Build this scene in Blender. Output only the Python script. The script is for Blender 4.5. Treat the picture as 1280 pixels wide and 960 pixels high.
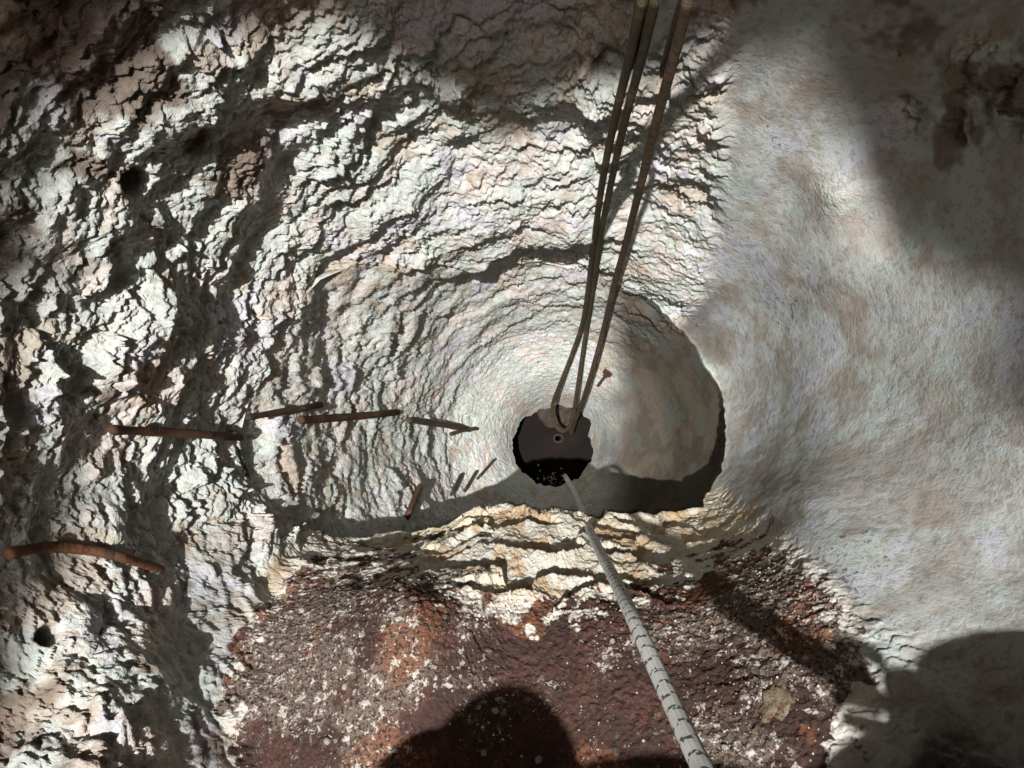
import bpy, bmesh, math, random
import numpy as np
from mathutils import Vector, Matrix, Euler

# ------------------------------------------------------------------ clear
for o in list(bpy.data.objects):
    bpy.data.objects.remove(o, do_unlink=True)
scene = bpy.context.scene
C = scene.collection
rnd = random.Random(7)

# ------------------------------------------------------------------ camera
F = 940.0                       # focal length in pixels of the 1280 px wide photograph
NU, NV = 697.0, 548.0           # where "straight down" falls in the photograph
TX, TY = math.atan((NV - 480) / F), math.atan((NU - 640) / F)
cam_d = bpy.data.cameras.new('camera')
cam = bpy.data.objects.new('camera', cam_d); C.objects.link(cam)
cam_d.sensor_fit = 'HORIZONTAL'
cam_d.angle = 2 * math.atan(640 / F)
cam_d.clip_start = 0.02; cam_d.clip_end = 3000
cam.location = (0, 0, 0)
cam.rotation_euler = (TX, TY, 0)
scene.camera = cam
CR = Euler((TX, TY, 0)).to_matrix()

# ------------------------------------------------------------------ daylight falling down the shaft
SUN_TILT, SUN_AZ = math.radians(5.0), math.radians(40)
SD = Vector((math.sin(SUN_TILT) * math.cos(SUN_AZ), math.sin(SUN_TILT) * math.sin(SUN_AZ), -math.cos(SUN_TILT)))
world = bpy.data.worlds.new('World'); scene.world = world
world.use_nodes = True
wn = world.node_tree.nodes; wl = world.node_tree.links
sky = wn.new('ShaderNodeTexSky'); sky.sky_type = 'NISHITA'; sky.sun_disc = False; sky.dust_density = 10.0; sky.ozone_density = 0.0; sky.air_density = 0.4
sky.sun_elevation = math.pi / 2 - SUN_TILT
sky.sun_rotation = math.atan2(-math.cos(SUN_AZ), -math.sin(SUN_AZ))
wl.new(sky.outputs[0], wn['Background'].inputs[0]); wn['Background'].inputs[1].default_value = 0.075
sun_d = bpy.data.lights.new('sun', 'SUN'); sun_d.energy = 4.0
sun_d.angle = math.radians(0.65); sun_d.color = (1.0, 0.99, 0.97)
sun = bpy.data.objects.new('sun', sun_d); C.objects.link(sun)
sun.rotation_euler = SD.to_track_quat('-Z', 'Y').to_euler(); sun.location = (-1, -0.6, 9)
scene.view_settings.view_transform = 'Standard'; scene.view_settings.look = 'None'
scene.view_settings.gamma = 1.0; scene.view_settings.use_curve_mapping = False
scene.view_settings.exposure = 0.62
scene.cycles.max_bounces = 5; scene.cycles.diffuse_bounces = 3

# ------------------------------------------------------------------ helpers
def gno(u, v):
    """pixel of the photograph -> slope (x, y) of the ray for one metre of depth"""
    d = CR @ Vector(((u - 640) / F, -(v - 480) / F, -1))
    return d.x / -d.z, d.y / -d.z
def at(u, v, z):
    gx, gy = gno(u, v)
    return Vector((gx * z, gy * z, -z))
def smooth(a, b, x):
    t = np.clip((x - a) / (b - a), 0, 1)
    return t * t * (3 - 2 * t)
U32 = np.uint32
def hsh(ix, iy, iz, seed):
    h = (ix.astype(np.int64) * 374761393 + iy.astype(np.int64) * 668265263 + iz.astype(np.int64) * 2147483647 + seed * 974711) & 0xFFFFFFFF
    h = h.astype(U32)
    h ^= h >> U32(15); h *= U32(2246822519); h ^= h >> U32(13); h *= U32(3266489917); h ^= h >> U32(16)
    return h
def perlin(x, y, z, seed=0):
    ix, iy, iz = np.floor(x), np.floor(y), np.floor(z)
    fx, fy, fz = (x - ix).astype(np.float32), (y - iy).astype(np.float32), (z - iz).astype(np.float32)
    ix, iy, iz = ix.astype(np.int32), iy.astype(np.int32), iz.astype(np.int32)
    ux, uy, uz = [f * f * f * (f * (f * 6 - 15) + 10) for f in (fx, fy, fz)]
    out = np.zeros_like(fx)
    for a in (0, 1):
        for b in (0, 1):
            for c in (0, 1):
                h = hsh(ix + a, iy + b, iz + c, seed)
                gx = ((h & U32(1023)).astype(np.float32) / 511.5 - 1)
                gy = (((h >> U32(10)) & U32(1023)).astype(np.float32) / 511.5 - 1)
                gz = (((h >> U32(20)) & U32(1023)).astype(np.float32) / 511.5 - 1)
                w = (ux if a else 1 - ux) * (uy if b else 1 - uy) * (uz if c else 1 - uz)
                out += w * (gx * (fx - a) + gy * (fy - b) + gz * (fz - c))
    return out * 1.25
def fbm(x, y, z, seed=0, octs=4, gain=0.5):
    s = np.zeros(x.shape, np.float32); a = 1.0
    for k in range(octs):
        s += a * perlin(x * 2 ** k, y * 2 ** k, z * 2 ** k, seed + 17 * k); a *= gain
    return s
def chips(x, y, z, seed, tilt_z=0.5, tilt=0.5, height=0.5):
    """chipped stone: every cell is a tilted facet that stands proud along its lower edge"""
    bx, by, bz = np.floor(x - 0.5), np.floor(y - 0.5), np.floor(z - 0.5)
    best = np.full(x.shape, 1e9, np.float32); out = np.zeros(x.shape, np.float32)
    for a in (0, 1):
        for b in (0, 1):
            for c in (0, 1):
                ix, iy, iz = (bx + a).astype(np.int32), (by + b).astype(np.int32), (bz + c).astype(np.int32)
                h = hsh(ix, iy, iz, seed)
                r1 = (h & U32(1023)).astype(np.float32) / 1023
                r2 = ((h >> U32(10)) & U32(1023)).astype(np.float32) / 1023
                r3 = ((h >> U32(20)) & U32(1023)).astype(np.float32) / 1023
                h2 = hsh(ix, iy, iz, seed + 91)
                t1 = (h2 & U32(1023)).astype(np.float32) / 511.5 - 1
                t2 = ((h2 >> U32(10)) & U32(1023)).astype(np.float32) / 511.5 - 1
                t3 = ((h2 >> U32(20)) & U32(1023)).astype(np.float32) / 1023
                dx, dy, dz = x - (ix + .15 + .7 * r1), y - (iy + .15 + .7 * r2), z - (iz + .15 + .7 * r3)
                d = dx * dx + dy * dy + dz * dz
                v = height * (t3 - .5) + tilt * (t1 * dx + t2 * dy) - tilt_z * (0.4 + t3) * dz
                m = d < best
                best = np.where(m, d, best); out = np.where(m, v, out)
    return out
def empty(name, loc=(0, 0, 0)):
    o = bpy.data.objects.new(name, None); C.objects.link(o); o.location = loc
    o.empty_display_size = 0.05
    return o
def tag(o, label=None, cat=None, group=None, kind=None):
    for k, v in (('label', label), ('category', cat), ('group', group), ('kind', kind)):
        if v: o[k] = v
    return o
def np_mesh(name, verts, faces, mat, parent=None, smooth_on=True, attrs=None):
    me = bpy.data.meshes.new(name)
    verts = np.asarray(verts, np.float32); faces = np.asarray(faces, np.int32)
    n = faces.shape[1]
    me.vertices.add(len(verts)); me.vertices.foreach_set('co', verts.ravel())
    me.loops.add(faces.size); me.loops.foreach_set('vertex_index', faces.ravel())
    me.polygons.add(len(faces)); me.polygons.foreach_set('loop_start', np.arange(0, faces.size, n, dtype=np.int32))
    me.polygons.foreach_set('use_smooth', np.full(len(faces), smooth_on))
    me.update(calc_edges=True)
    for k, a in (attrs or {}).items():
        at_ = me.attributes.new(k, 'FLOAT', 'POINT'); at_.data.foreach_set('value', np.asarray(a, np.float32).ravel())
    me.materials.append(mat)
    o = bpy.data.objects.new(name, me); C.objects.link(o)
    if parent: o.parent = parent
    return o
def grid_faces(nr, nc, wrap=True):
    i = np.arange(nr - 1)[:, None]; j = np.arange(nc if wrap else nc - 1)[None, :]
    j2 = (j + 1) % nc
    f = np.stack([i * nc + j, i * nc + j2, (i + 1) * nc + j2, (i + 1) * nc + j], -1)
    return f.reshape(-1, 4)

# ------------------------------------------------------------------ materials
class M:
    """small wrapper round a node tree"""
    def __init__(self, name):
        self.m = bpy.data.materials.new(name); self.m.use_nodes = True
        self.t = self.m.node_tree; self.b = self.t.nodes['Principled BSDF']
    def n(self, typ, **kw):
        nd = self.t.nodes.new(typ)
        for k, v in kw.items():
            if k.startswith('_'): setattr(nd, k[1:], v)
            else:
                key = int(k[1:]) if k[0] == 'i' and k[1:].isdigit() else k
                self.put(nd.inputs[key], v)
        return nd
    def put(self, sock, v):
        if isinstance(v, bpy.types.NodeSocket): self.t.links.new(v, sock)
        elif isinstance(v, (tuple, list)) and sock.type == 'RGBA' and len(v) == 3: sock.default_value = (*v, 1)
        else: sock.default_value = v
    def coord(self):
        return self.n('ShaderNodeTexCoord').outputs['Object']
    def attr(self, name):
        return self.n('ShaderNodeAttribute', _attribute_name=name).outputs['Fac']
    def scale(self, vec, s):
        nd = self.n('ShaderNodeMapping'); self.put(nd.inputs['Vector'], vec)
        nd.inputs['Scale'].default_value = s if isinstance(s, tuple) else (s, s, s)
        return nd.outputs[0]
    def noise(self, vec, s, detail=4, rough=.55, dist=0):
        nd = self.n('ShaderNodeTexNoise'); self.put(nd.inputs['Vector'], vec)
        nd.inputs['Scale'].default_value = s; nd.inputs['Detail'].default_value = detail
        nd.inputs['Roughness'].default_value = rough; nd.inputs['Distortion'].default_value = dist
        return nd.outputs['Fac']
    def voro(self, vec, s, out='Distance', feature='F1'):
        nd = self.n('ShaderNodeTexVoronoi', _feature=feature); self.put(nd.inputs['Vector'], vec)
        nd.inputs['Scale'].default_value = s
        return nd.outputs[out]
    def ramp(self, fac, a, b):
        nd = self.n('ShaderNodeMapRange', _interpolation_type='SMOOTHSTEP', _clamp=True); self.put(nd.inputs[0], fac)
        nd.inputs[1].default_value = a; nd.inputs[2].default_value = b
        return nd.outputs[0]
    def math(self, op, a, b=0.0):
        nd = self.n('ShaderNodeMath', _operation=op); self.put(nd.inputs[0], a); self.put(nd.inputs[1], b)
        return nd.outputs[0]
    def mix(self, fac, a, b, blend='MIX'):
        nd = self.n('ShaderNodeMix', _data_type='RGBA', _blend_type=blend)
        self.put(nd.inputs[0], fac); self.put(nd.inputs[6], a); self.put(nd.inputs[7], b)
        return nd.outputs[2]
    def bump(self, h, strength, dist, normal=None):
        nd = self.n('ShaderNodeBump', Strength=strength, Distance=dist); self.put(nd.inputs['Height'], h)
        if normal: self.put(nd.inputs['Normal'], normal)
        return nd.outputs[0]
    def done(self, col=None, rough=.9, normal=None, spec=.2, metal=0.0):
        if col is not None: self.put(self.b.inputs['Base Color'], col)
        self.put(self.b.inputs['Roughness'], rough); self.b.inputs['Specular IOR Level'].default_value = spec
        self.b.inputs['Metallic'].default_value = metal
        if normal: self.put(self.b.inputs['Normal'], normal)
        return self.m

def rock_material():
    """broad patches come from attributes of the mesh, grain and relief from nodes"""
    k = M('limestone_and_red_soil'); co = k.coord()
    soil, clay, cream = k.attr('soil'), k.attr('clay'), k.attr('cream')
    t1, t2, t3, edge, mott = k.attr('tint_a'), k.attr('tint_b'), k.attr('stain'), k.attr('edge'), k.attr('mottle')
    g1 = k.noise(co, 62, 3, .74)          # grain
    g2 = k.noise(co, 160, 1, .7)
    # pale limestone with green, pink and lilac tints
    base = k.mix(k.ramp(t2, -.3, .3), (.48, .51, .485), (.58, .585, .55))
    base = k.mix(k.ramp(t1, .10, .34), base, (.50, .545, .51))
    base = k.mix(k.ramp(t1, -.10, -.34), base, (.59, .545, .51))
    base = k.mix(k.ramp(t2, .26, .42), base, (.52, .52, .555))
    base = k.mix(k.ramp(g1, .36, .56), k.mix(.5, base, (.33, .28, .23)), base)
    base = k.mix(k.math('MULTIPLY', k.ramp(t3, .2, .45), .45), base, (.36, .25, .15))
    # clay coated slope
    cl = k.mix(k.ramp(t2, -.3, .28), (.355, .345, .322), (.435, .455, .438))
    cl = k.mix(k.ramp(t1, .12, .36), cl, (.42, .46, .44))
    cl = k.mix(k.ramp(t2, .26, .42), cl, (.45, .465, .50))
    cl = k.mix(k.math('MULTIPLY', k.ramp(t3, .18, .42), .4), cl, (.27, .20, .14))
    cl = k.mix(k.math('MULTIPLY', k.ramp(g1, .50, .36), .55), cl, (.25, .21, .175))
    base = k.mix(clay, base, cl)
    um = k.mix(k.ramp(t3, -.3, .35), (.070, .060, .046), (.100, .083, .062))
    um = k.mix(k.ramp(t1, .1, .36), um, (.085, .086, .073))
    base = k.mix(k.attr('umber_shade'), base, um)  # brown clay with the shade below the rim painted in
    edge_brown = k.mix(k.ramp(t3, -.3, .35), (.135, .092, .066), (.20, .145, .11))
    base = k.mix(k.math('MULTIPLY', k.attr('mud'), .85), base, edge_brown)  # painted brown shade towards the outer edges
    # cream beds below the soil
    cr = k.mix(k.ramp(t2, -.25, .25), (.60, .53, .40), (.56, .54, .47))
    cr = k.mix(k.math('MULTIPLY', k.ramp(t3, .0, .3), .7), cr, (.40, .26, .13))
    cr = k.mix(k.math('MULTIPLY', k.ramp(g1, .5, .36), .5), cr, (.34, .27, .18))
    base = k.mix(cream, base, cr)
    # black specks
    sp = k.ramp(k.math('ADD', g1, k.math('MULTIPLY', mott, .2)), .74, .80)
    base = k.mix(k.math('MULTIPLY', sp, .7), base, (.05, .04, .035))
    # red soil
    so = k.mix(k.ramp(t3, -.3, .25), (.064, .036, .030), (.098, .049, .037))
    so = k.mix(k.ramp(mott, .04, .30), so, (.165, .125, .10))
    so = k.mix(k.math('MULTIPLY', k.ramp(t2, .18, .40), .7), so, (.21, .088, .045))
    so = k.mix(k.ramp(g2, .50, .62), so, (.05, .036, .032))
    so = k.mix(k.math('MULTIPLY', k.ramp(g1, .55, .63), k.ramp(mott, -.22, .18)), so, (.50, .46, .41))
    e2 = k.math('ADD', edge, k.math('MULTIPLY', k.math('MULTIPLY', k.math('SUBTRACT', g1, .5), k.ramp(soil, .0, .2)), 1.1))
    sm = k.ramp(e2, .40, .58)
    base = k.mix(k.math('MULTIPLY', k.ramp(soil, .10, .42), .75), base, k.mix(k.ramp(g2, .4, .6), (.60, .55, .48), (.70, .67, .62)))
    base = k.mix(sm, base, so)
    h = k.math('ADD', g1, k.math('MULTIPLY', g2, .35))
    return k.done(base, .93, k.bump(h, k.math('SUBTRACT', .62, k.math('MULTIPLY', clay, .34)), .010), .12)

def earth_material():
    k = M('brown_earth'); co = k.coord()
    c = k.mix(k.ramp(k.noise(co, 2.5, 5), .35, .65), (.27, .125, .050), (.36, .19, .09))  # brown chosen so light bounced off this unseen earth warms the shade
    return k.done(c, .95, k.bump(k.noise(co, 8, 6), .8, .05))

def rust_material(name, a, b):
    k = M(name); co = k.coord()
    c = k.mix(k.ramp(k.noise(co, 60, 5, .7), .35, .65), a, b)
    c = k.mix(k.ramp(k.noise(co, 22, 4, .7), .55, .68), c, (.05, .028, .02))
    return k.done(c, .85, k.bump(k.noise(co, 160, 4), .6, .003), .3)

def rope_material(name, ca, cb, tick=None, per=.024, dirt=(.2, .13, .08)):
    k = M(name); co = k.coord(); L, A = k.attr('along'), k.attr('around')
    c = k.mix(k.ramp(k.noise(co, 70, 4, .7), .35, .65), ca, cb)
    c = k.mix(k.math('MULTIPLY', k.ramp(k.noise(co, 9, 4), .5, .75), .5), c, dirt)
    # braided sheath: two crossing sets of strands
    s1 = k.math('SINE', k.math('ADD', k.math('MULTIPLY', L, 1500.0), k.math('MULTIPLY', A, 6.0)))
    s2 = k.math('SINE', k.math('SUBTRACT', k.math('MULTIPLY', L, 1500.0), k.math('MULTIPLY', A, 6.0)))
    br = k.math('ADD', k.math('MULTIPLY', k.math('MULTIPLY', s1, s2), .5), .5)
    c = k.mix(k.math('MULTIPLY', k.math('SUBTRACT', 1.0, br), .3), c, tuple(x * .45 for x in ca))
    if tick:
        # dark tracer yarn that surfaces in a helix of short dashes
        l_ = k.math('MULTIPLY', L, 1 / per)
        ph = k.math('FRACT', k.math('ADD', l_, k.math('MULTIPLY', A, .05)))
        ph2 = k.math('FRACT', k.math('ADD', k.math('MULTIPLY', A, 3 / (2 * math.pi)), k.math('MULTIPLY', k.math('FLOOR', l_), .37)))
        band = k.math('MULTIPLY', k.math('LESS_THAN', ph, .34), k.math('LESS_THAN', ph2, .58))
        band = k.math('MULTIPLY', band, k.ramp(k.noise(co, 260, 2), .36, .5))
        c = k.mix(k.math('MULTIPLY', band, .9), c, tick)
    return k.done(c, .85, k.bump(br, .8, .0012), .25)

def plain(name, col, rough=.8, metal=0.0, var=.25, bs=80, spec=.3):
    k = M(name); co = k.coord()
    c = k.mix(k.ramp(k.noise(co, bs * .4, 4), .35, .65), col, tuple(x * (1 - var) for x in col))
    return k.done(c, rough, k.bump(k.noise(co, bs, 4), .4, .003), spec, metal)

MAT = dict(
    rock=rock_material(), earth=earth_material(),
    rust=rust_material('rusty_iron', (.055, .028, .017), (.10, .048, .025)),
    orange=rust_material('orange_rust', (.085, .036, .018), (.15, .062, .028)),
    dark=rust_material('dark_corroded_iron', (.035, .025, .018), (.065, .042, .027)),
    white_rope=rope_material('white_rope_sheath', (.80, .80, .75), (.87, .86, .82), (.025, .025, .03)),
    olive_rope=rope_material('olive_rope_sheath', (.032, .024, .010), (.062, .047, .022), (.03, .025, .02)),
    brown_rope=rope_material('brown_rope_sheath', (.045, .029, .016), (.08, .054, .03), (.03, .02, .015)),
    steel=plain('dull_steel', (.22, .20, .18), .5, .7),
)

# ------------------------------------------------------------------ the shaft: one surface described by depth along slopes from the axis
R0, KT = 1.22, 0.30
def z_wall(rho):
    return R0 * F / (rho + KT * F) - .34 * smooth(150, 48, rho)
def atw(u, v, z):
    x, y = gno(u, v); r_ = F * math.hypot(x, y)
    return at(u, v, z * z_wall(r_) / (1.1 * F / (r_ + .2 * F)))
# control points of the near slope and ledge (pixel, depth in metres)
CP = [(905,480,2.32),(900,540,2.26),(903,590,2.16),(870,640,1.98),(800,642,1.92),(740,640,1.86),(690,636,1.80),(640,628,1.86),(560,655,1.84),(500,668,1.92),
      (870,420,2.38),(1000,300,1.72),(1130,230,1.47),(1280,100,1.13),(1280,350,1.25),(1280,520,1.20),(1100,550,1.50),(1000,500,1.86),(1000,620,1.55),
      (1000,730,1.30),(1000,810,1.17),(1130,700,1.25),(1280,700,1.14),(1280,830,1.04),(1280,960,.96),(1120,900,1.04),(900,720,1.45),(880,800,1.29),(880,960,1.13),
      (700,700,1.55),(600,700,1.53),(500,720,1.48),(790,720,1.50),(640,800,1.38),(640,960,1.25),(420,800,1.38),(400,960,1.27),(300,820,1.44),(300,960,1.30),(200,960,1.2),(150,850,1.24),(200,720,1.39),(60,1050,1.0),(390,700,1.64),
      (640,1150,1.14),(1000,1150,.98),(1500,900,.86),(1500,500,1.0),(1500,100,.98),(300,1150,1.22)]
G = np.array([gno(u, v) for u, v, _ in CP]); Zc = np.array([z for *_, z in CP])
def kern(r): return np.sqrt(r * r + .03 ** 2)
_A = kern(np.hypot(G[:, None, 0] - G[None, :, 0], G[:, None, 1] - G[None, :, 1])) 
_n = len(G)
_P = np.c_[np.ones(_n), G]
_S = np.block([[_A + np.eye(_n) * 1e-3, _P], [_P.T, np.zeros((3, 3))]])
_w = np.linalg.solve(_S, np.r_[Zc, 0, 0, 0])
def z_slope(gx, gy):
    out = _w[-3] + _w[-2] * gx + _w[-1] * gy
    for i in range(_n):
        out = out + _w[i] * kern(np.hypot(gx - G[i, 0], gy - G[i, 1]))
    return out
def ang(u, v):
    x, y = gno(u, v); return math.atan2(y, x), F * math.hypot(x, y)
RIM = [(640,627,1),(600,634,.9),(560,652,.6),(500,666,.3),(420,674,.1),(330,640,0),(300,548,0),(400,350,0),(600,330,0),(720,340,0),(800,372,.2),(845,405,.6),
       (885,455,.8),(903,500,1),(907,550,1),(898,592,1),(872,630,1),(845,641,1),(800,642,1),(760,640,1),(700,636,1)]
_r = sorted([(*ang(u, v), w) for u, v, w in RIM])
rim_t = np.array([a for a, _, _ in _r]); rim_r = np.array([b for _, b, _ in _r]); rim_w = np.array([c for *_, c in _r])
HOLE = [(640,560),(645,535),(662,518),(682,510),(708,509),(728,516),(738,530),(734,545),(742,560),(738,580),(722,597),(705,607),(685,607),(662,598),(648,582)]
_h = sorted([ang(u, v) for u, v in HOLE])
hol_t = np.array([a for a, _ in _h]); hol_r = np.array([b for _, b in _h])

NT, NA, NB, NC = 1500, 540, 10, 260
th = np.linspace(-math.pi, math.pi, NT, endpoint=False)
one = np.ones(NT)
rr = np.interp(th, rim_t, rim_r, period=2 * math.pi); rw = np.interp(th, rim_t, rim_w, period=2 * math.pi)
ct, st = np.cos(th), np.sin(th)
jag = fbm(ct * 5, st * 5, one * .3, 5, 5, .6)
rr = rr * (1 + .07 * jag * rw * (1 - .65 * smooth(-.6, -.1, th)))
hr = np.interp(th, hol_t, hol_r, period=2 * math.pi) * (1 + .09 * fbm(ct * 3, st * 3, one * 3.3, 9, 4, .55))
RMAX = 1150.0
rho = np.zeros((NA + NB + NC, NT)); zz = np.zeros_like(rho)
a = (np.linspace(0, 1, NA) ** 0.93)[:, None]
rho[:NA] = np.exp(np.log(RMAX) * (1 - a) + np.log(rr)[None] * a)
gx, gy = rho[:NA] * ct / F, rho[:NA] * st / F
Mth = np.where(th > 0, smooth(math.radians(56), math.radians(30), th), smooth(math.radians(-172), math.radians(-140), th))[None]
# right of the top: the slope also takes over further out where the wall turns
zw = z_wall(rho[:NA])
zs = np.maximum(z_slope(gx, gy), .74)
zz[:NA] = zw + (np.minimum(zs, zw * 1.15) - zw) * Mth
under = smooth(-.35, -.75, th) * np.where(th > 0, 0, 1)
low0 = rr * (1 + (.22 * under - .03 * (1 - under)) * rw)
b = np.linspace(0, 1, NB + 2)[1:-1, None]
zl0 = z_wall(low0) + .15 * rw * under
Ra, za = rr * zz[NA - 1] / F, zz[NA - 1]
Rb, zb = low0 * zl0 / F, zl0
Rt = Ra + (Rb - Ra) * np.sqrt(b); zt = za + (zb - za) * b ** 1.6
zz[NA:NA + NB] = zt; rho[NA:NA + NB] = Rt * F / zt
c = np.linspace(0, 1, NC)[:, None]
rho[NA + NB:] = np.exp(np.log(low0) * (1 - c) + np.log(hr) * c)
zz[NA + NB:] = z_wall(rho[NA + NB:]) + .15 * rw * under * np.clip((rho[NA + NB:] / rr - .97) / .25, 0, 1)
del gx, gy, zs, zw
RR = rho * zz / F
P = np.stack([RR * ct, RR * st, -zz], -1).astype(np.float32)
# photo-plane coordinates of every vertex (only to lay out the kinds of rock and painted shade)
pu = (rho * ct).astype(np.float32); pv = (-rho * st).astype(np.float32)
# to photo pixels, small tilt ignored
PU, PV = pu + NU, pv + NV
def normals(P):
    du = np.roll(P, -1, 1) - np.roll(P, 1, 1)
    dv = np.gradient(P, axis=0)
    n = np.cross(du, dv)
    n /= np.linalg.norm(n, axis=-1, keepdims=True) + 1e-9
    inward = np.stack([-P[..., 0], -P[..., 1], np.full(P.shape[:2], 1.0)], -1)
    s = np.sign((n * inward).sum(-1, keepdims=True)); s[s == 0] = 1
    return n * s
row = np.arange(NA + NB + NC)[:, None] * np.ones((1, NT))
near = row < NA + 2
X, Y, Z = P[..., 0], P[..., 1], P[..., 2]
w1 = fbm(X * 4, Y * 4, Z * 4, 21, 3)
w2 = fbm(X * 4 + 9, Y * 4, Z * 4, 22, 3)
wob = 38 * w1 + 20 * w2
# kinds of rock, with some shade painted in
xb = np.interp(PV, [0, 100, 300, 380, 450, 520, 600], [925, 908, 888, 868, 790, 745, 735])
rough = smooth(26, -14, PU - xb + wob * .5)
soil_edge = np.interp(PU, [230, 300, 400, 500, 560, 640, 720, 800, 880, 960, 1040, 1110], [930, 780, 715, 722, 735, 760, 772, 745, 715, 690, 760, 900])
soil = smooth(-75, 55, PV - soil_edge + wob * .4) * smooth(235, 320, PU + wob) * smooth(1150, 980, PU + .25 * (PV - 800) + wob) * near
ledge_edge = np.interp(PU, [200, 300, 380, 450, 560, 650, 900, 960, 1100], [1000, 720, 672, 655, 640, 610, 610, 650, 780])
ledge = smooth(-12, 18, PV - ledge_edge + wob * .25) * near * smooth(262, 345, PU + wob * .5)
for u_, v_, r_ in ((1128, 148, 26), (1238, 80, 36), (1195, 158, 24), (1262, 140, 30)):
    rough = np.maximum(rough, smooth(1.6, .7, np.hypot(PU - u_, PV - v_) / r_ + .9 * w2))
rough = rough * (1 - ledge)
deep = smooth(60, 150, rho) 
cream = ledge * smooth(1010, 900, PU + wob * .5) * smooth(70, 20, PV - soil_edge)
clay = smooth(-30, 60, PU - xb + wob) * (1 - cream) * smooth(1.0, .2, soil)
for u_, v_, r_ in ((1128, 148, 24), (1238, 80, 34), (1195, 158, 20), (1262, 140, 28), (1060, 240, 40)):  # knobs painted paler to look sunlit inside the shade
    clay = clay * (1 - .9 * smooth(1.5, .5, np.hypot(PU - u_, PV - v_) / r_ + .9 * w2 + .6 * w1))
mud = smooth(-.02, .22, fbm(X * 4.2, Y * 4.2, Z * 4.2, 88, 5, .62) + 1.5 * (1.13 - zz)) * near * (1 - ledge) * (1 - smooth(860, 930, PU) * smooth(260, 400, PV))  # brown shade painted on nearer rock, darkens the outer edges
umber_shade = np.where(near, .75 * smooth(-8, 22, PU - xb - 3) * smooth(930, 880, PU + wob) * smooth(350, 385, PV + wob * .5) * smooth(470, 440, PV), smooth(728, 800, PU + wob * .6))  # brown clay tone darkened further to imitate shade under the rim
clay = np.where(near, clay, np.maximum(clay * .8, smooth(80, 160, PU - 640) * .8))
clay = np.maximum(clay, .8 * smooth(345, 290, PU + wob * .6) * smooth(185, 235, PU) * smooth(640, 720, PV) * near)
lower_dim = np.where(near, 1.0, .75)

N0 = normals(P)
wx, wy, wz = X + .035 * w1, Y + .035 * w2, Z + .03 * perlin(X * 9, Y * 9, Z * 9, 31)
f1 = fbm(X * 30, Y * 30, Z * 36, 32, 3, .6); f2 = fbm(X * 30 + 7, Y * 30, Z * 36, 33, 3, .6)
vx, vy, vz = wx + .010 * f1, wy + .010 * f2, wz + .008 * f1
big = fbm(X * 2.6, Y * 2.6, Z * 3.6, 41, 3)
mid = fbm(wx * 9, wy * 9, wz * 13, 42, 4, .55)
c1 = chips(vx * 11, vy * 11, vz * 13, 51, .75, .5, .7)
c2 = chips(vx * 24, vy * 24, vz * 27, 52, .8, .6, .9)
c3 = chips(vx * 52, vy * 52, vz * 58, 53, .7, .7, .9)
fine = fbm(X * 75, Y * 75, Z * 95, 61, 3, .65)
ramp_up = np.interp(rho, [50, 90, 180, 400, 900], [.10, .28, .6, 1.0, 1.2])
patch = smooth(-.25, .35, fbm(X * 3.1, Y * 3.1, Z * 3.1, 71, 2))
lump = fbm(wx * 5, wy * 5, wz * 7, 45, 2)
d_rough = ramp_up * (.050 * big + .024 * lump * smooth(150, 350, rho) + .020 * mid + .0165 * c1 * (.3 + 1.2 * patch) + .0105 * c2 * (.5 + .8 * patch) + .0058 * c3 + .0046 * f1) + .0024 * fine
thg = np.degrees(th)[None] + 14 * w1
lip = smooth(236, 262, rho + 30 * w2) * smooth(430, 285, rho) * smooth(66, 86, thg) * smooth(152, 108, thg)
d_rough = d_rough + .050 * lip
d_rough = d_rough * (1 - .55 * smooth(170, 220, PU) * smooth(330, 280, PU) * smooth(620, 700, PV))
d_clay = .014 * fbm(X * 2.6, Y * 2.6, Z * 1.2, 46, 3) + .006 * fbm(X * 8, Y * 8, Z * 2.5, 44, 4, .55) + .0010 * fbm(X * 40, Y * 40, Z * 16, 47, 2)
# ledge: beds that step down towards the shaft
hz = Z + .16 * w1 + .10 * w2 + .035 * mid + .004 * f1
sv = hz / .125
saw = sv - np.floor(sv)
step = np.where(saw < .93, saw / .93, (1 - saw) / .07)
bed = smooth(25, -30, PV - soil_edge) * ledge * smooth(930, 800, PU)
flat = 1 - .65 * smooth(.2, .8, soil)
d_ledge = flat * (.014 * big + .008 * mid + .003 * c3) + .0022 * fine + bed * smooth(NA - 2, NA - 14, row) * (-.034 * step * (.35 + .9 * patch) + .004 * c2)
d_soil = .0034 * fbm(X * 70, Y * 70, Z * 70, 81, 4, .65) * smooth(.1, .6, soil)
d = d_rough * rough + (1 - rough) * (d_clay * (1 - ledge) + d_ledge * ledge) + d_soil
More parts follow.
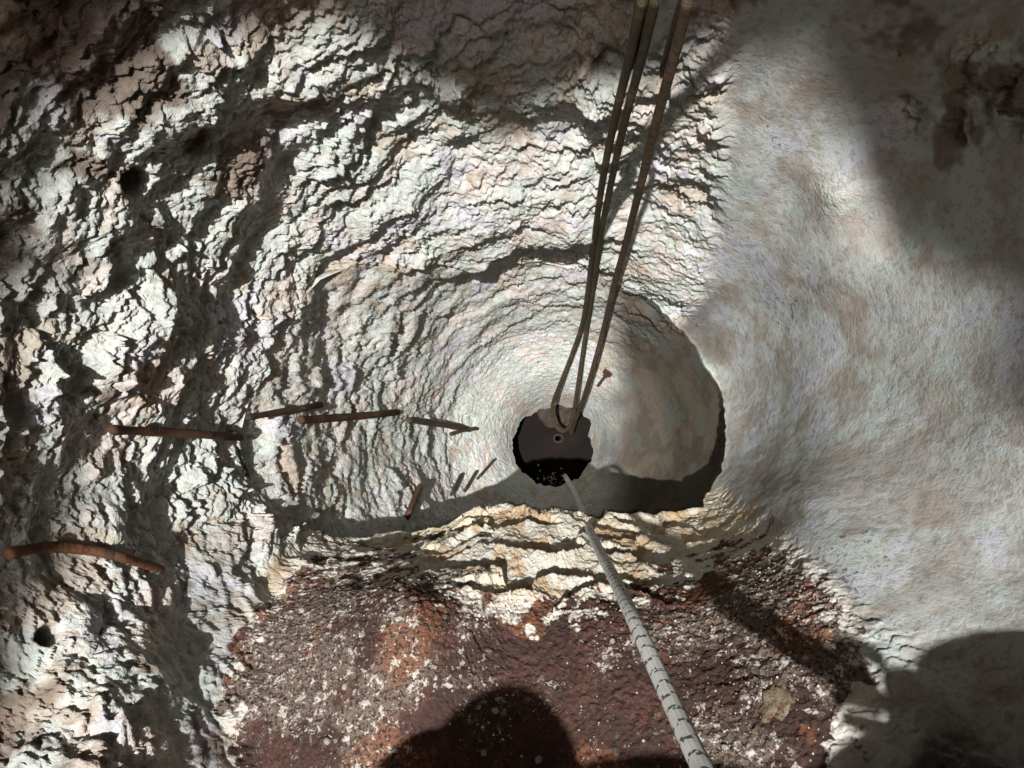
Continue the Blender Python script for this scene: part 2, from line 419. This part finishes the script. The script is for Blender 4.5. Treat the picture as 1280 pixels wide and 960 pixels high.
# two drilled pockets
for (u, v, dep, rad) in ((135, 208, .2, 17), (45, 800, .2, 12), (1060, 240, -.035, 45), (1108, 285, .03, 38), (1128, 148, -.012, 26), (1238, 80, -.015, 32), (1195, 158, -.010, 22), (1262, 140, -.012, 26)):
    d -= dep * np.exp(-(((PU - u) ** 2 + (PV - v) ** 2) / rad ** 2) ** (2 if rad < 30 else 1))
d *= lower_dim
d = np.where(row > NA + NB + NC - 14, d * (NA + NB + NC - row) / 14, d)
P = P + N0 * d[..., None]
ta_ = fbm(wx * 8, wy * 8, wz * 8, 201, 3); tb_ = fbm(wx * 6, wy * 6, wz * 7, 202, 4, .6); ts_ = fbm(wx * 9, wy * 9, wz * 9, 203, 5, .65)
mo_ = fbm(X * 5, Y * 5, Z * 5, 204, 4, .6) + soil * (.40 * smooth(545, 470, PU + wob * .6) + .30 * smooth(820, 900, PU) - .40 * smooth(495, 560, PU + wob * .6) * smooth(880, 810, PU)) + .75 * np.exp(-((PU - 1000) / 95) ** 2 - ((PV - 735) / 75) ** 2)  # plainer dark soil in the middle also paints in missing shadow
edge_ = soil + .75 * fbm(X * 17, Y * 17, Z * 17, 205, 4, .7) * smooth(0, .2, soil) * smooth(1.1, .75, soil)
faces = grid_faces(P.shape[0], NT)[:, ::-1]
shaft = np_mesh('rock_shaft', P.reshape(-1, 3), faces, MAT['rock'], None, True,
                {'soil': soil, 'clay': np.clip(clay, 0, 1), 'cream': np.clip(cream, 0, 1), 'umber_shade': np.clip(umber_shade, 0, 1), 'mud': mud, 'tint_a': ta_, 'tint_b': tb_, 'stain': ts_, 'edge': edge_, 'mottle': mo_})
tag(shaft, 'chipped pale limestone wall of the shaft with its red soil ledge', 'rock shaft', kind='structure')
def surf(u, v):
    """nearest built rock point that shows at photo pixel (u, v), and its normal"""
    gx, gy = gno(u, v); r = F * math.hypot(gx, gy); t = math.atan2(gy, gx)
    j = int(round((t + math.pi) / (2 * math.pi) * NT)) % NT
    col = P[:, j]; q = np.hypot(col[:, 0], col[:, 1]) / -col[:, 2] * F
    cand = np.where(np.abs(q - r) < max(3.0, r * .012))[0]
    i = cand[np.argmax(col[cand, 2])] if len(cand) else int(np.argmin(np.abs(q - r)))
    return Vector(col[i].tolist()), Vector(N0[i, j].tolist())

# ------------------------------------------------------------------ unseen upper shaft, its mouth shaped to shade the outer rock (above the camera)
MZ = 4.6
def mouth_outline():
    pix = [(430,55,1.3),(600,60,1.3),(760,50,1.3),(900,45,1.35),(975,80,1.4),(1060,140,1.4),(1130,215,1.4),(1208,320,1.32),(1258,440,1.25),(1300,560,1.2),(1350,700,1.1),(1500,1000,1.05),
           (1300,1400,1.1),(640,1450,1.1),(-100,1350,1.1),(-120,960,1.0),(10,640,1.1),(-20,420,1.1),(60,230,1.1),(150,110,1.12),(290,60,1.2)]
    out = []
    for u, v, z in pix:
        p = at(u, v, z); k = (MZ + z) / -SD.z
        out.append((p.x - SD.x * k, p.y - SD.y * k))
    return np.array(out)
mo = mouth_outline()
cx, cy = mo.mean(0)
nm = 260
mo = np.r_[mo, mo[:1]]
seg = np.r_[0, np.cumsum(np.hypot(*np.diff(mo, axis=0).T))]; sp_ = np.linspace(0, seg[-1], nm, endpoint=False)
mx, my = np.interp(sp_, seg, mo[:, 0]), np.interp(sp_, seg, mo[:, 1])
ta = np.arctan2(my - cy, mx - cx)
mrad = np.hypot(mx - cx, my - cy) + .06 * fbm(mx * 3, my * 3, np.ones(nm), 99, 4, .5)
rows = []
# ground outside -> lip -> throat -> bell down to the chamber around the ledge
for rad, z in ((60, MZ + 1.2), (12, MZ + .9), (5, MZ + .8), (3.2, MZ + .7)):
    rows.append(np.c_[cx + rad * np.cos(ta), cy + rad * np.sin(ta), np.full(nm, z)])
for k_, z in ((1.25, MZ + .55), (1.06, MZ + .3), (1.0, MZ), (1.08, MZ - .35)):
    rows.append(np.c_[cx + k_ * mrad * np.cos(ta), cy + k_ * mrad * np.sin(ta), np.full(nm, z)])
for z in np.linspace(MZ - .8, -1.0, 26):
    t = (MZ - .8 - z) / (MZ + .2)
    bx, by = cx * (1 - t), cy * (1 - t)
    rad = np.maximum(1.75, mrad * 1.12) + .12 * fbm(np.cos(ta) * 3, np.sin(ta) * 3, np.full(nm, z * 1.5), 101, 4)
    rows.append(np.c_[bx + rad * np.cos(ta), by + rad * np.sin(ta), np.full(nm, z)])
rows.append(np.c_[1.3 * np.cos(ta), 1.3 * np.sin(ta), np.full(nm, -1.1)]); rows.append(np.c_[.97 * np.cos(ta), .97 * np.sin(ta), np.full(nm, -1.12)])
V = np.stack(rows)
up = np_mesh('upper_shaft_shade', V.reshape(-1, 3), grid_faces(V.shape[0], nm), MAT['earth'])
tag(up, 'unseen brown earth overhead with a mouth shaped to shade the shaft', 'ground', kind='structure')

# ------------------------------------------------------------------ water at the bottom of the shaft
def disc(name, cx, cy, z, rad, mat, n=72, rings=14, amp=0.0, seed=1, parent=None, dome=0.0):
    t = np.linspace(0, 2 * math.pi, n, endpoint=False)
    r = np.linspace(1, .02, rings)[:, None]
    x = cx + r * rad * np.cos(t) * (1 + .15 * fbm(np.cos(t) * 2, np.sin(t) * 2, np.ones(n), seed, 3)); y = cy + r * rad * np.sin(t) * (1 + .15 * fbm(np.cos(t) * 2, np.sin(t) * 2, np.ones(n) * 5, seed, 3))
    zz_ = z + dome * (1 - r ** 2) + amp * fbm(x * 30, y * 30, np.ones_like(x), seed, 4)
    v = np.stack([x, y, zz_], -1).reshape(-1, 3)
    f = grid_faces(rings, n)
    return np_mesh(name, v, f, mat, parent)
def water_material():
    k = M('dark_brown_water'); co = k.coord()
    c = k.mix(k.ramp(k.noise(co, 9, 4), .35, .65), (.006, .0042, .0034), (.0105, .0066, .005))
    return k.done(c, .55, k.bump(k.noise(co, 30, 3), .12, .01), .03)
wz_ = float(z_wall(50)) + .14
w = disc('water', 0, 0, -wz_, .5, water_material(), 64, 10)
tag(w, 'dark brown water at the bottom of the shaft', 'water', kind='structure')
pb = at(700, 521, wz_)
mb = disc('mud_bank', pb.x, pb.y + .03, -wz_ - .012, .11, plain('wet_brown_mud', (.050, .034, .026), .8), 48, 14, .016, 4, None, .045)
tag(mb, 'lumpy brown mud bank in the water at the upper edge of the hole', 'mud bank')

# ------------------------------------------------------------------ tubes
def catmull(pts, per=10):
    pts = [Vector(p) for p in pts]; q = [pts[0] * 2 - pts[1]] + pts + [pts[-1] * 2 - pts[-2]]
    out = []
    for i in range(1, len(q) - 2):
        a, b, c, d = q[i - 1:i + 3]
        for k in range(per):
            t = k / per
            out.append(.5 * ((2 * b) + (c - a) * t + (2 * a - 5 * b + 4 * c - d) * t * t + (3 * b - a - 3 * c + d) * t ** 3))
    out.append(pts[-1]); return out
def resample(path, step):
    p = np.array([tuple(v) for v in path]); seg = np.r_[0, np.cumsum(np.linalg.norm(np.diff(p, axis=0), axis=1))]
    n = max(2, int(seg[-1] / step)); s = np.linspace(0, seg[-1], n)
    return np.c_[[np.interp(s, seg, p[:, i]) for i in range(3)]].T, s
def tube(name, path, radius, mat, parent=None, sides=14, step=.01, prof=None, caps=True):
    p, s = resample(path, step); n = len(p)
    t = np.gradient(p, axis=0); t /= np.linalg.norm(t, axis=1, keepdims=True)
    u = np.cross(t[0], (0.3, .9, .2)); u /= np.linalg.norm(u)
    ring = []; A = np.linspace(0, 2 * math.pi, sides, endpoint=False)
    for i in range(n):
        u = u - t[i] * u.dot(t[i]); u /= np.linalg.norm(u); v = np.cross(t[i], u)
        r = radius if np.isscalar(radius) else np.interp(s[i], np.linspace(0, s[-1], len(radius)), radius)
        rad = np.full(sides, r) if prof is None else r * prof(s[i], A, s[-1])
        ring.append(p[i] + rad[:, None] * (np.cos(A)[:, None] * u + np.sin(A)[:, None] * v))
    V = np.concatenate(ring); f = grid_faces(n, sides)
    al = np.repeat(s, sides); ar = np.tile(A, n)
    if caps:
        V = np.r_[V, p[:1] , p[-1:]]
        c0, c1 = n * sides, n * sides + 1; j = np.arange(sides); j2 = (j + 1) % sides
        f = np.r_[f, np.c_[np.full(sides, c0), j2, j, j], np.c_[np.full(sides, c1), (n - 1) * sides + j, (n - 1) * sides + j2, (n - 1) * sides + j2]]
        al = np.r_[al, s[0], s[-1]]; ar = np.r_[ar, 0, 0]
        # degenerate quads -> triangles
        me = bpy.data.meshes.new(name)
        me.from_pydata(V.tolist(), [], [list(dict.fromkeys(q)) for q in f.tolist()])
        me.polygons.foreach_set('use_smooth', np.arange(len(me.polygons)) < (n - 1) * sides)
        for k_, a_ in (('along', al), ('around', ar)):
            q_ = me.attributes.new(k_, 'FLOAT', 'POINT'); q_.data.foreach_set('value', a_.astype(np.float32))
        me.materials.append(mat); me.update()
        o = bpy.data.objects.new(name, me); C.objects.link(o)
        if parent: o.parent = parent
        return o
    return np_mesh(name, V, f, mat, parent, True, {'along': al, 'around': ar})

# ------------------------------------------------------------------ ropes
_q, _ = surf(1072, 850); HAND = _q + SD * ((-.10 - _q.z) / SD.z)
def caster(u, v, z):
    """point at depth z whose shadow falls on the rock seen at pixel (u, v)"""
    q, _ = surf(u, v); t = (-z - q.z) / SD.z
    return q + SD * t
up_ = [HAND + Vector((.07, -.06, .04)), HAND, caster(1000, 808, .27), caster(940, 769, .40), caster(900, 742, .49)]
wr = catmull(up_ + [at(912, 1030, .59), at(875, 955, .66), at(832, 862, .78), at(790, 770, .95), at(762, 712, 1.22), at(745, 680, 1.50), at(731, 648, 1.95), at(718, 615, 2.45), at(708, 598, 2.9), at(706, 594, wz_ + .1)])
o = tube('climbing_rope', wr, .0094, MAT['white_rope'], None, 20, .004)
tag(o, 'white kernmantle rope with dark tracer dashes running from the lower edge into the hole', 'rope')
tube('shadow_sleeve', catmull(up_[1:], 8), .0205, plain('shadow_sleeve_dark', (.05, .045, .04), .9), o, 14, .01)  # unseen sleeve added to thicken the shadow the rope casts

top_a = [Vector((.02, .30, 5.35)), Vector((.05, .42, 5.0)), Vector((.10, .52, 3.0))]
pa = top_a + [atw(812, -60, .93), atw(803, 0, 1.02), atw(785, 80, 1.2), atw(766, 160, 1.45), atw(751, 240, 1.8), atw(739, 330, 2.45), atw(729, 400, 2.95), atw(715, 443, 3.4), atw(702, 476, 3.8), atw(691, 506, 4.12), atw(693, 528, 4.24), atw(702, 539, 4.28), atw(712, 533, 4.24),
     atw(717, 516, 4.08), atw(723, 478, 3.7), atw(731, 425, 3.15), atw(740, 372, 2.75), atw(750, 300, 2.2), atw(762, 238, 1.8), atw(779, 160, 1.45), atw(800, 80, 1.2), atw(819, 0, 1.02), atw(830, -60, .93)] + [p + Vector((.035, .01, 0)) for p in reversed(top_a)]
o = tube('hanging_rope', catmull(pa, 8), .0078, MAT['olive_rope'], None, 12, .006)
tag(o, 'doubled olive rope hanging down the upper wall and looping in the hole', 'rope')
pc = [p + Vector((.09, .03, 0)) for p in top_a] + [atw(873, -60, .95), atw(860, 0, 1.0), atw(840, 80, 1.14), atw(817, 165, 1.37), atw(800, 235, 1.62), atw(782, 305, 2.0), atw(768, 355, 2.3), atw(755, 410, 2.7), atw(743, 455, 3.1), atw(729, 500, 3.7), atw(718, 528, 4.2), atw(714, 542, 4.45)]
o = tube('hanging_rope', catmull(pc, 8), .0085, MAT['brown_rope'], None, 12, .006)
tag(o, 'single brown rope hanging right of the doubled olive rope', 'rope')

# ------------------------------------------------------------------ anchor beside the ropes
def bolt_anchor(u, v):
    p, n = surf(u, v); root = empty('bolt_anchor', p)
    tag(root, 'small rusty bolt and hanger in the wall right of the hanging ropes', 'anchor')
    q = n.to_track_quat('Z', 'Y').to_matrix().to_4x4()
    def part(name, bm, mat):
        me = bpy.data.meshes.new(name); bmesh.ops.transform(bm, matrix=q, verts=bm.verts); bm.to_mesh(me); bm.free(); me.materials.append(mat)
        o = bpy.data.objects.new(name, me); C.objects.link(o); o.parent = root; return o
    bm = bmesh.new(); bmesh.ops.create_cube(bm, size=1, matrix=Matrix.Translation((0, 0, .008)) @ Matrix.Diagonal((.036, .026, .005, 1))); bmesh.ops.bevel(bm, geom=bm.edges, offset=.002, segments=2, affect='EDGES'); part('hanger_plate', bm, MAT['rust'])
    bm = bmesh.new(); bmesh.ops.create_cone(bm, segments=12, radius1=.005, radius2=.005, depth=.10, cap_ends=True, matrix=Matrix.Translation((0, 0, .05))); part('bolt', bm, MAT['dark'])
    bm = bmesh.new(); bmesh.ops.create_cone(bm, segments=6, radius1=.011, radius2=.011, depth=.016, cap_ends=True, matrix=Matrix.Translation((0, 0, .02))); part('nut', bm, MAT['dark'])
    return root
bolt_anchor(759, 467)

# ------------------------------------------------------------------ iron rods in the wall
def ribs(pitch, amp, lon=.1):
    def f(s, A, L):
        ph = ((s / pitch + A / (2 * math.pi) * .5) % 1.0)
        e = min(s, L - s) / .010
        dome = math.sqrt(max(.02, 1 - (1 - min(1, e)) ** 2))
        return dome * (1 + .06 * math.sin(s * 61 + 1.3) + .05 * np.sin(s * 37 + A * 2) + amp * np.exp(-((ph - .5) / .2) ** 2) + lon * np.exp(-(np.sin(A) / .18) ** 2))
    return f
def rod(pix, radius, mat, label, lift=.02, sink=.06, pitch=.009, name='iron_rod', amp=.10, group='rusty iron rods down the left wall'):
    # straight or bent bar laid along the rock: never behind it, its far end let into it
    c_ = catmull([Vector((u, v, 0)) for u, v, _ in pix], 6); n = len(c_)
    zs_ = np.array([-surf(q.x, q.y)[0].z for q in c_]); t_ = np.linspace(0, 1, n)
    line = zs_[0] - lift + (zs_[-1] - zs_[0]) * t_
    line -= max(0, float((line - zs_ + .006)[1:-2].max()))
    line += np.clip((t_ - .8) / .2, 0, 1) * sink
    pts = [at(q.x, q.y, z_) for q, z_ in zip(c_, line)]
    o = tube(name, pts, radius * .68, MAT[mat], None, 14, .003, ribs(pitch, amp))
    return tag(o, label, 'iron rod', group)
rod([(137, 537, 1.30), (220, 541, 1.46), (302, 547, 1.64)], .0125, 'rust', 'longest ribbed rusty rod lying against the left wall')
rod([(308, 522, 1.68), (355, 514, 1.80), (402, 506, 1.92)], .011, 'dark', 'thin dark rod rising from the end of the longest rod')
rod([(374, 525, 1.84), (440, 521, 2.1), (498, 515, 2.4)], .014, 'rust', 'rusty rod in the middle of the left wall, second from the longest rod')
rod([(510, 525, 2.45), (552, 531, 2.75), (592, 538, 3.1)], .013, 'dark', 'thin dark rod pointing at the hole from the left')
rod([(562, 543, 2.85), (580, 538, 3.0), (600, 535, 3.2)], .010, 'dark', 'short dark rod crossing the tip of the rod nearest the hole', pitch=.02)
rod([(8, 693, 1.13), (40, 686, 1.15), (75, 684, 1.19), (140, 693, 1.25), (204, 714, 1.31)], .0130, 'orange', 'bent orange rusted bar with a cut end at the lower left', pitch=.012, amp=.09)
rod([(526, 606, 2.20), (517, 627, 2.04), (507, 650, 1.86)], .013, 'rust', 'stubby rusty rod standing on the ledge end left of the hole', group='rods and sticks standing at the ledge end', amp=.1)
rod([(577, 592, 2.6), (570, 606, 2.45), (562, 622, 2.25)], .008, 'dark', 'thin dark stick right of the stubby rusty rod', group='rods and sticks standing at the ledge end', amp=.05)
rod([(596, 588, 2.75), (587, 603, 2.5), (579, 617, 2.3)], .007, 'dark', 'thin dark stick, middle one of the three beside the hole', group='rods and sticks standing at the ledge end', amp=.05)
rod([(618, 574, 3.0), (606, 588, 2.8), (594, 601, 2.6)], .007, 'dark', 'thin dark stick nearest the hole', group='rods and sticks standing at the ledge end', amp=.05)

# ------------------------------------------------------------------ stones on the ledge
def stone_mesh(name, seed, mat, flat=.6, sub=3, rough=.25):
    bm = bmesh.new(); bmesh.ops.create_icosphere(bm, subdivisions=sub, radius=1)
    v = np.array([tuple(x.co) for x in bm.verts])
    k = 1 + rough * fbm(v[:, 0] * 1.3 + seed, v[:, 1] * 1.3, v[:, 2] * 1.3, seed, 3) + .12 * chips(v[:, 0] * 1.7 + seed * 3, v[:, 1] * 1.7, v[:, 2] * 1.7, seed, .5, .6, .6)
    for x, s_ in zip(bm.verts, k): x.co = Vector((x.co.x * s_, x.co.y * s_ * .8, x.co.z * s_ * flat))
    me = bpy.data.meshes.new(name); bm.to_mesh(me); bm.free(); me.materials.append(mat)
    return me
def stone_material(name, a, b, c):
    k = M(name); co = k.coord()
    col = k.mix(k.ramp(k.noise(co, 3, 5, .7), .4, .6), a, b)
    col = k.mix(k.ramp(k.noise(co, 2.2, 5, .7), .55, .65), col, c)
    return k.done(col, .9, k.bump(k.noise(co, 9, 5, .7), .5, .1))
pale = stone_material('pale_stone', (.50, .47, .42), (.36, .32, .27), (.28, .2, .14))
rusty = stone_material('rust_stained_stone', (.30, .25, .17), (.20, .15, .10), (.13, .055, .03))
redst = stone_material('red_brown_stone', (.22, .09, .06), (.30, .15, .10), (.14, .06, .04))
peb = [stone_mesh('pebble', 11 + i, pale, .7, 2) for i in range(3)]
def put_stone(me, u, v, px, label, cat, group=None, name='pebble', sink=.15, rz=0):
    p, n = surf(u, v); r = px * (.5 if name == 'stone' else .36) * -p.z / F
    o = bpy.data.objects.new(name, me); C.objects.link(o)
    o.location = p + n * r * (.55 - sink); o.scale = (r, r, r)
    o.rotation_euler = (n.to_track_quat('Z', 'Y').to_matrix() @ Matrix.Rotation(rz, 3, 'Z')).to_euler()
    return tag(o, label, cat, group)
put_stone(stone_mesh('stone', 31, rusty, .3, 4, .55), 965, 877, 52, 'flat cream stone with rust stains half sunk in the soil right of the white rope', 'stone', name='stone', sink=.72, rz=.5)
put_stone(stone_mesh('stone', 35, redst, .6, 3, .3), 527, 664, 30, 'reddish brown stone at the foot of the stubby rusty rod', 'stone', name='stone', sink=.2)
SP = [(620, 886, 13, 'pale pebble in the dark shadow at the bottom centre, upper one of two'),
      (606, 937, 12, 'pale pebble in the dark shadow at the bottom centre, lower one of two'),
      (674, 946, 14, 'pale pebble at the bottom edge right of the dark round shadow'),
      (641, 768, 11, 'pale pebble on red soil right below the cream rock beds'),
      (431, 862, 13, 'pale pebble on the grey speckled soil, nearest the dark shadow'),
      (409, 928, 14, 'pale pebble on the grey speckled soil near the bottom edge'),
      (765, 800, 11, 'small pale pebble just left of the white rope'),
      (905, 930, 13, 'pale pebble on the soil below the flat cream stone')]
for i, (u, v, px, lb) in enumerate(SP):
    put_stone(peb[i % 3], u, v, px, lb, 'pebble', 'pale pebbles on the red soil', rz=i * 1.7)

# grit: far too many to count
gi = np.argwhere((soil > .45) & (PU > 200) & (PU < 1150) & (PV < 1010) & (row < NA))
sel = gi[np.random.default_rng(3).choice(len(gi), 5200, replace=False)]
rg = np.random.default_rng(5)
octv = np.array([(1, 0, 0), (-1, 0, 0), (0, 1, 0), (0, -1, 0), (0, 0, 1), (0, 0, -1)], np.float32)
octf = np.array([(0, 2, 4), (2, 1, 4), (1, 3, 4), (3, 0, 4), (2, 0, 5), (1, 2, 5), (3, 1, 5), (0, 3, 5)])
dens = .7 * mo_[sel[:, 0], sel[:, 1]] + .5 * fbm(P[sel[:, 0], sel[:, 1], 0] * 6, P[sel[:, 0], sel[:, 1], 1] * 6, P[sel[:, 0], sel[:, 1], 2] * 6, 77, 3)
sel = sel[dens + rg.normal(0, .18, len(sel)) > -.05]
base = P[sel[:, 0], sel[:, 1]]
size = .0009 + .0019 * rg.random(len(sel)) ** 3
vv = base[:, None] + octv[None] * size[:, None, None] * (.6 + .8 * rg.random((len(sel), 6, 1)))
ff = (octf[None] + 6 * np.arange(len(sel))[:, None, None]).reshape(-1, 3)
tone = np.repeat(rg.random(len(sel)), 6)
kg = M('pale_grit'); kg.done(kg.mix(kg.ramp(kg.attr('tone'), .2, .9), (.20, .15, .12), (.58, .54, .49)), .9)
g = np_mesh('grit', vv.reshape(-1, 3), ff, kg.m, None, False, {'tone': tone})
tag(g, 'pale grit scattered over the red soil of the ledge', 'grit', kind='stuff')

# floating specks and a ring on the water
fr = at(698, 548, wz_ - .015)
bm = bmesh.new(); 
ring = tube('ring', [fr + Vector((.020 * math.cos(t), .017 * math.sin(t), .004)) for t in np.linspace(0, 2 * math.pi, 25)], .0034, plain('pale_plastic', (.04, .037, .034), .8), None, 10, .006)
tag(ring, 'small pale ring floating on the dark water', 'ring')
sv_, sf_ = [], []
for i in range(60):
    u, v = 690 + rnd.gauss(0, 9), 604 + rnd.gauss(0, 9)
    if math.hypot((u - 690) / 50, (v - 558) / 49) > .97: continue
    p = np.array(at(u, v, wz_ - .008)); s_ = rnd.uniform(.002, .007)
    sf_.append(octf + 6 * len(sv_)); sv_.append(p + octv * s_ * np.array([1, 1, .4]))
fl = np_mesh('floating_specks', np.concatenate(sv_), np.concatenate(sf_), pale, None, False)
tag(fl, 'white specks floating on the dark water below the white rope', 'debris', kind='stuff')

# ------------------------------------------------------------------ the person kneeling at the lower right corner
def skin_object(name, chains, mat, parent, sub=2):
    me = bpy.data.meshes.new(name); vs, es, rs, roots = [], [], [], []
    idx = {}
    for ch in chains:
        prev = None
        for (p, r) in ch:
            key = tuple(round(c, 4) for c in p)
            if key not in idx:
                idx[key] = len(vs); vs.append(tuple(p)); rs.append(r)
                if prev is None: roots.append(idx[key])
            if prev is not None: es.append((prev, idx[key]))
            prev = idx[key]
    me.from_pydata(vs, es, [])
    o = bpy.data.objects.new(name, me); C.objects.link(o); o.parent = parent
    m = o.modifiers.new('skin', 'SKIN'); m.use_smooth_shade = True
    for i, r in enumerate(rs):
        sv = me.skin_vertices[0].data[i]; rr_ = r if isinstance(r, tuple) else (r, r); sv.radius = rr_; sv.use_root = i in roots
    q = o.modifiers.new('subdivision', 'SUBSURF'); q.levels = sub; q.render_levels = sub
    me.materials.append(mat)
    return o
def knee_at(x, y, r):
    gx_, gy_ = x, y
    best = None
    d2 = (P[:NA, :, 0] - x) ** 2 + (P[:NA, :, 1] - y) ** 2
    i, j = np.unravel_index(np.argmin(d2), d2.shape)
    return Vector((x, y, float(P[i, j, 2]) + r * .92))
cloth = plain('dark_blue_overall_cloth', (.022, .027, .055), .9, 0, .4, 120)
skin_m = plain('skin', (.42, .26, .19), .6, 0, .15, 60)
boot_m = plain('black_rubber', (.02, .02, .02), .6)
helm_m = plain('red_helmet_shell', (.35, .04, .03), .35, 0, .1, 20)
person = empty('person', (.40, -.80, -.9))
tag(person, 'person in dark blue overalls kneeling at the lower right corner', 'person')
def L(p): return tuple(Vector(p) - person.location)
KR = knee_at(.475, -.385, .10); KL = knee_at(.16, -.55, .08)
AR = knee_at(.56, -.80, .05); AL = knee_at(.14, -.92, .05)
kz = KR.z
pel, spi, che, nec = (.32, -.84, kz + .30), (.20, -.78, kz + .52), (.04, -.63, kz + .72), (-.09, -.66, kz + .88)
hr_, hl_ = (.44, -.80, kz + .25), (.22, -.88, kz + .25)
sr, sl = (.26, -.58, kz + .78), (-.18, -.72, kz + .76)
er, wr_ = (.62, -.33, kz + .68), tuple(HAND + Vector((.075, -.01, .0)))
el, wl_ = (-.36, -.66, kz + .62), (-.23, -.57, kz + .72)
hd = (-.18, -.64, kz + 1.0)
def chains(g, full):
    c = [[(L(pel), .135 + g), (L(spi), .125 + g), (L(che), .15 + g), (L(nec), .06 + g)],
         [(L(pel), .135 + g), (L(hr_), .105 + g), (L(KR), .105 + g), (L(AR), .045 + g)],
         [(L(pel), .135 + g), (L(hl_), .105 + g), (L(KL), .075 + g), (L(AL), .045 + g)],
         [(L(che), .15 + g), (L(sr), .075 + g), (L(er), .05 + g), (L(wr_), .032 + g)],
         [(L(che), .15 + g), (L(sl), .075 + g), (L(el), .075 + g), (L(wl_), .06 + g)]]
    if full:
        c[0] += [(L((hd[0] + .015, hd[1] - .02, hd[2] - .06)), .07), (L(hd), .085), (L((hd[0] - .01, hd[1] + .02, hd[2] + .09)), .075)]
        # the face: nose and ears rooted in the head
        face = Vector((-.3, .75, -.55)).normalized()
        side = face.cross(Vector((0, 0, 1))).normalized()
        c.append([(L(Vector(hd) + face * .07), .018), (L(Vector(hd) + face * .105 + Vector((0, 0, -.015))), .012)])
        for sg in (-1, 1):
            c.append([(L(Vector(hd) + side * sg * .075), .014), (L(Vector(hd) + side * sg * .095 + Vector((0, 0, .02))), .012)])
        # right hand closed round the rope
        w_ = Vector(wr_); pal = w_ + Vector((-.055, 0, .012))
        c[3] += [(L(pal), (.022, .04))]
        for k in range(4):
            b = pal + Vector((-.005, -.028 + .019 * k, .015)); ln = (.034, .040, .038, .030)[k]
            c.append([(L(b), .010), (L(b + Vector((-ln, 0, .008))), .009), (L(b + Vector((-ln - .012, 0, -.022))), .0085), (L(b + Vector((-ln + .012, 0, -.036))), .0075)])
        c.append([(L(pal + Vector((.02, .03, .0))), .012), (L(pal + Vector((-.012, .05, -.012))), .0105), (L(pal + Vector((-.04, .042, -.026))), .0085)])
        # left hand, relaxed
        w_ = Vector(wl_); di = Vector((.6, -.1, .8)).normalized(); sd = Vector((.1, -.95, 0)); pal = w_ + di * .06
        c[4] += [(L(pal), (.04, .02))]
        for k in range(4):
            b = pal + sd * (-.03 + .02 * k) + di * .02; ln = (.030, .038, .042, .036)[k]
            c.append([(L(b), .010), (L(b + di * ln + Vector((0, 0, -.004))), .009), (L(b + di * ln * 1.6 + Vector((0, 0, -.018))), .0085), (L(b + di * ln * 1.9 + Vector((0, 0, -.034))), .0075)])
        c.append([(L(w_ + di * .03 + sd * .025), .012), (L(w_ + di * .055 + sd * .06), .0105), (L(w_ + di * .085 + sd * .07 + Vector((0, 0, -.012))), .0085)])
    return c
body = skin_object('body', chains(0, True), skin_m, person)
skin_object('overalls', chains(.013, False), cloth, body)
for A_, K_ in ((AR, KR), (AL, KL)):
    dn = Vector((A_.x - K_.x, A_.y - K_.y, 0)).normalized()
    skin_object('boot', [[(L(A_ + dn * -.09), .058), (L(A_), .062), (L(A_ + dn * .05 + Vector((0, 0, -.01))), .055), (L(A_ + dn * .15 + Vector((0, 0, -.02))), .046), (L(A_ + dn * .20 + Vector((0, 0, -.02))), .034)]], boot_m, body)
# helmet shell
bm = bmesh.new(); bmesh.ops.create_uvsphere(bm, u_segments=28, v_segments=16, radius=.125)
bmesh.ops.delete(bm, geom=[v for v in bm.verts if v.co.z < -.02], context='VERTS')
for v in bm.verts:
    if v.co.z < .005: v.co.x *= 1.08; v.co.y *= 1.12
bmesh.ops.solidify(bm, geom=bm.faces[:], thickness=.005)
me = bpy.data.meshes.new('helmet'); bm.to_mesh(me); bm.free(); me.materials.append(helm_m)
for p_ in me.polygons: p_.use_smooth = True
hm = bpy.data.objects.new('helmet', me); C.objects.link(hm); hm.parent = body
hm.location = L(Vector(hd) + Vector((-.005, .01, .04))); hm.rotation_euler = (-.35, -.15, 0)
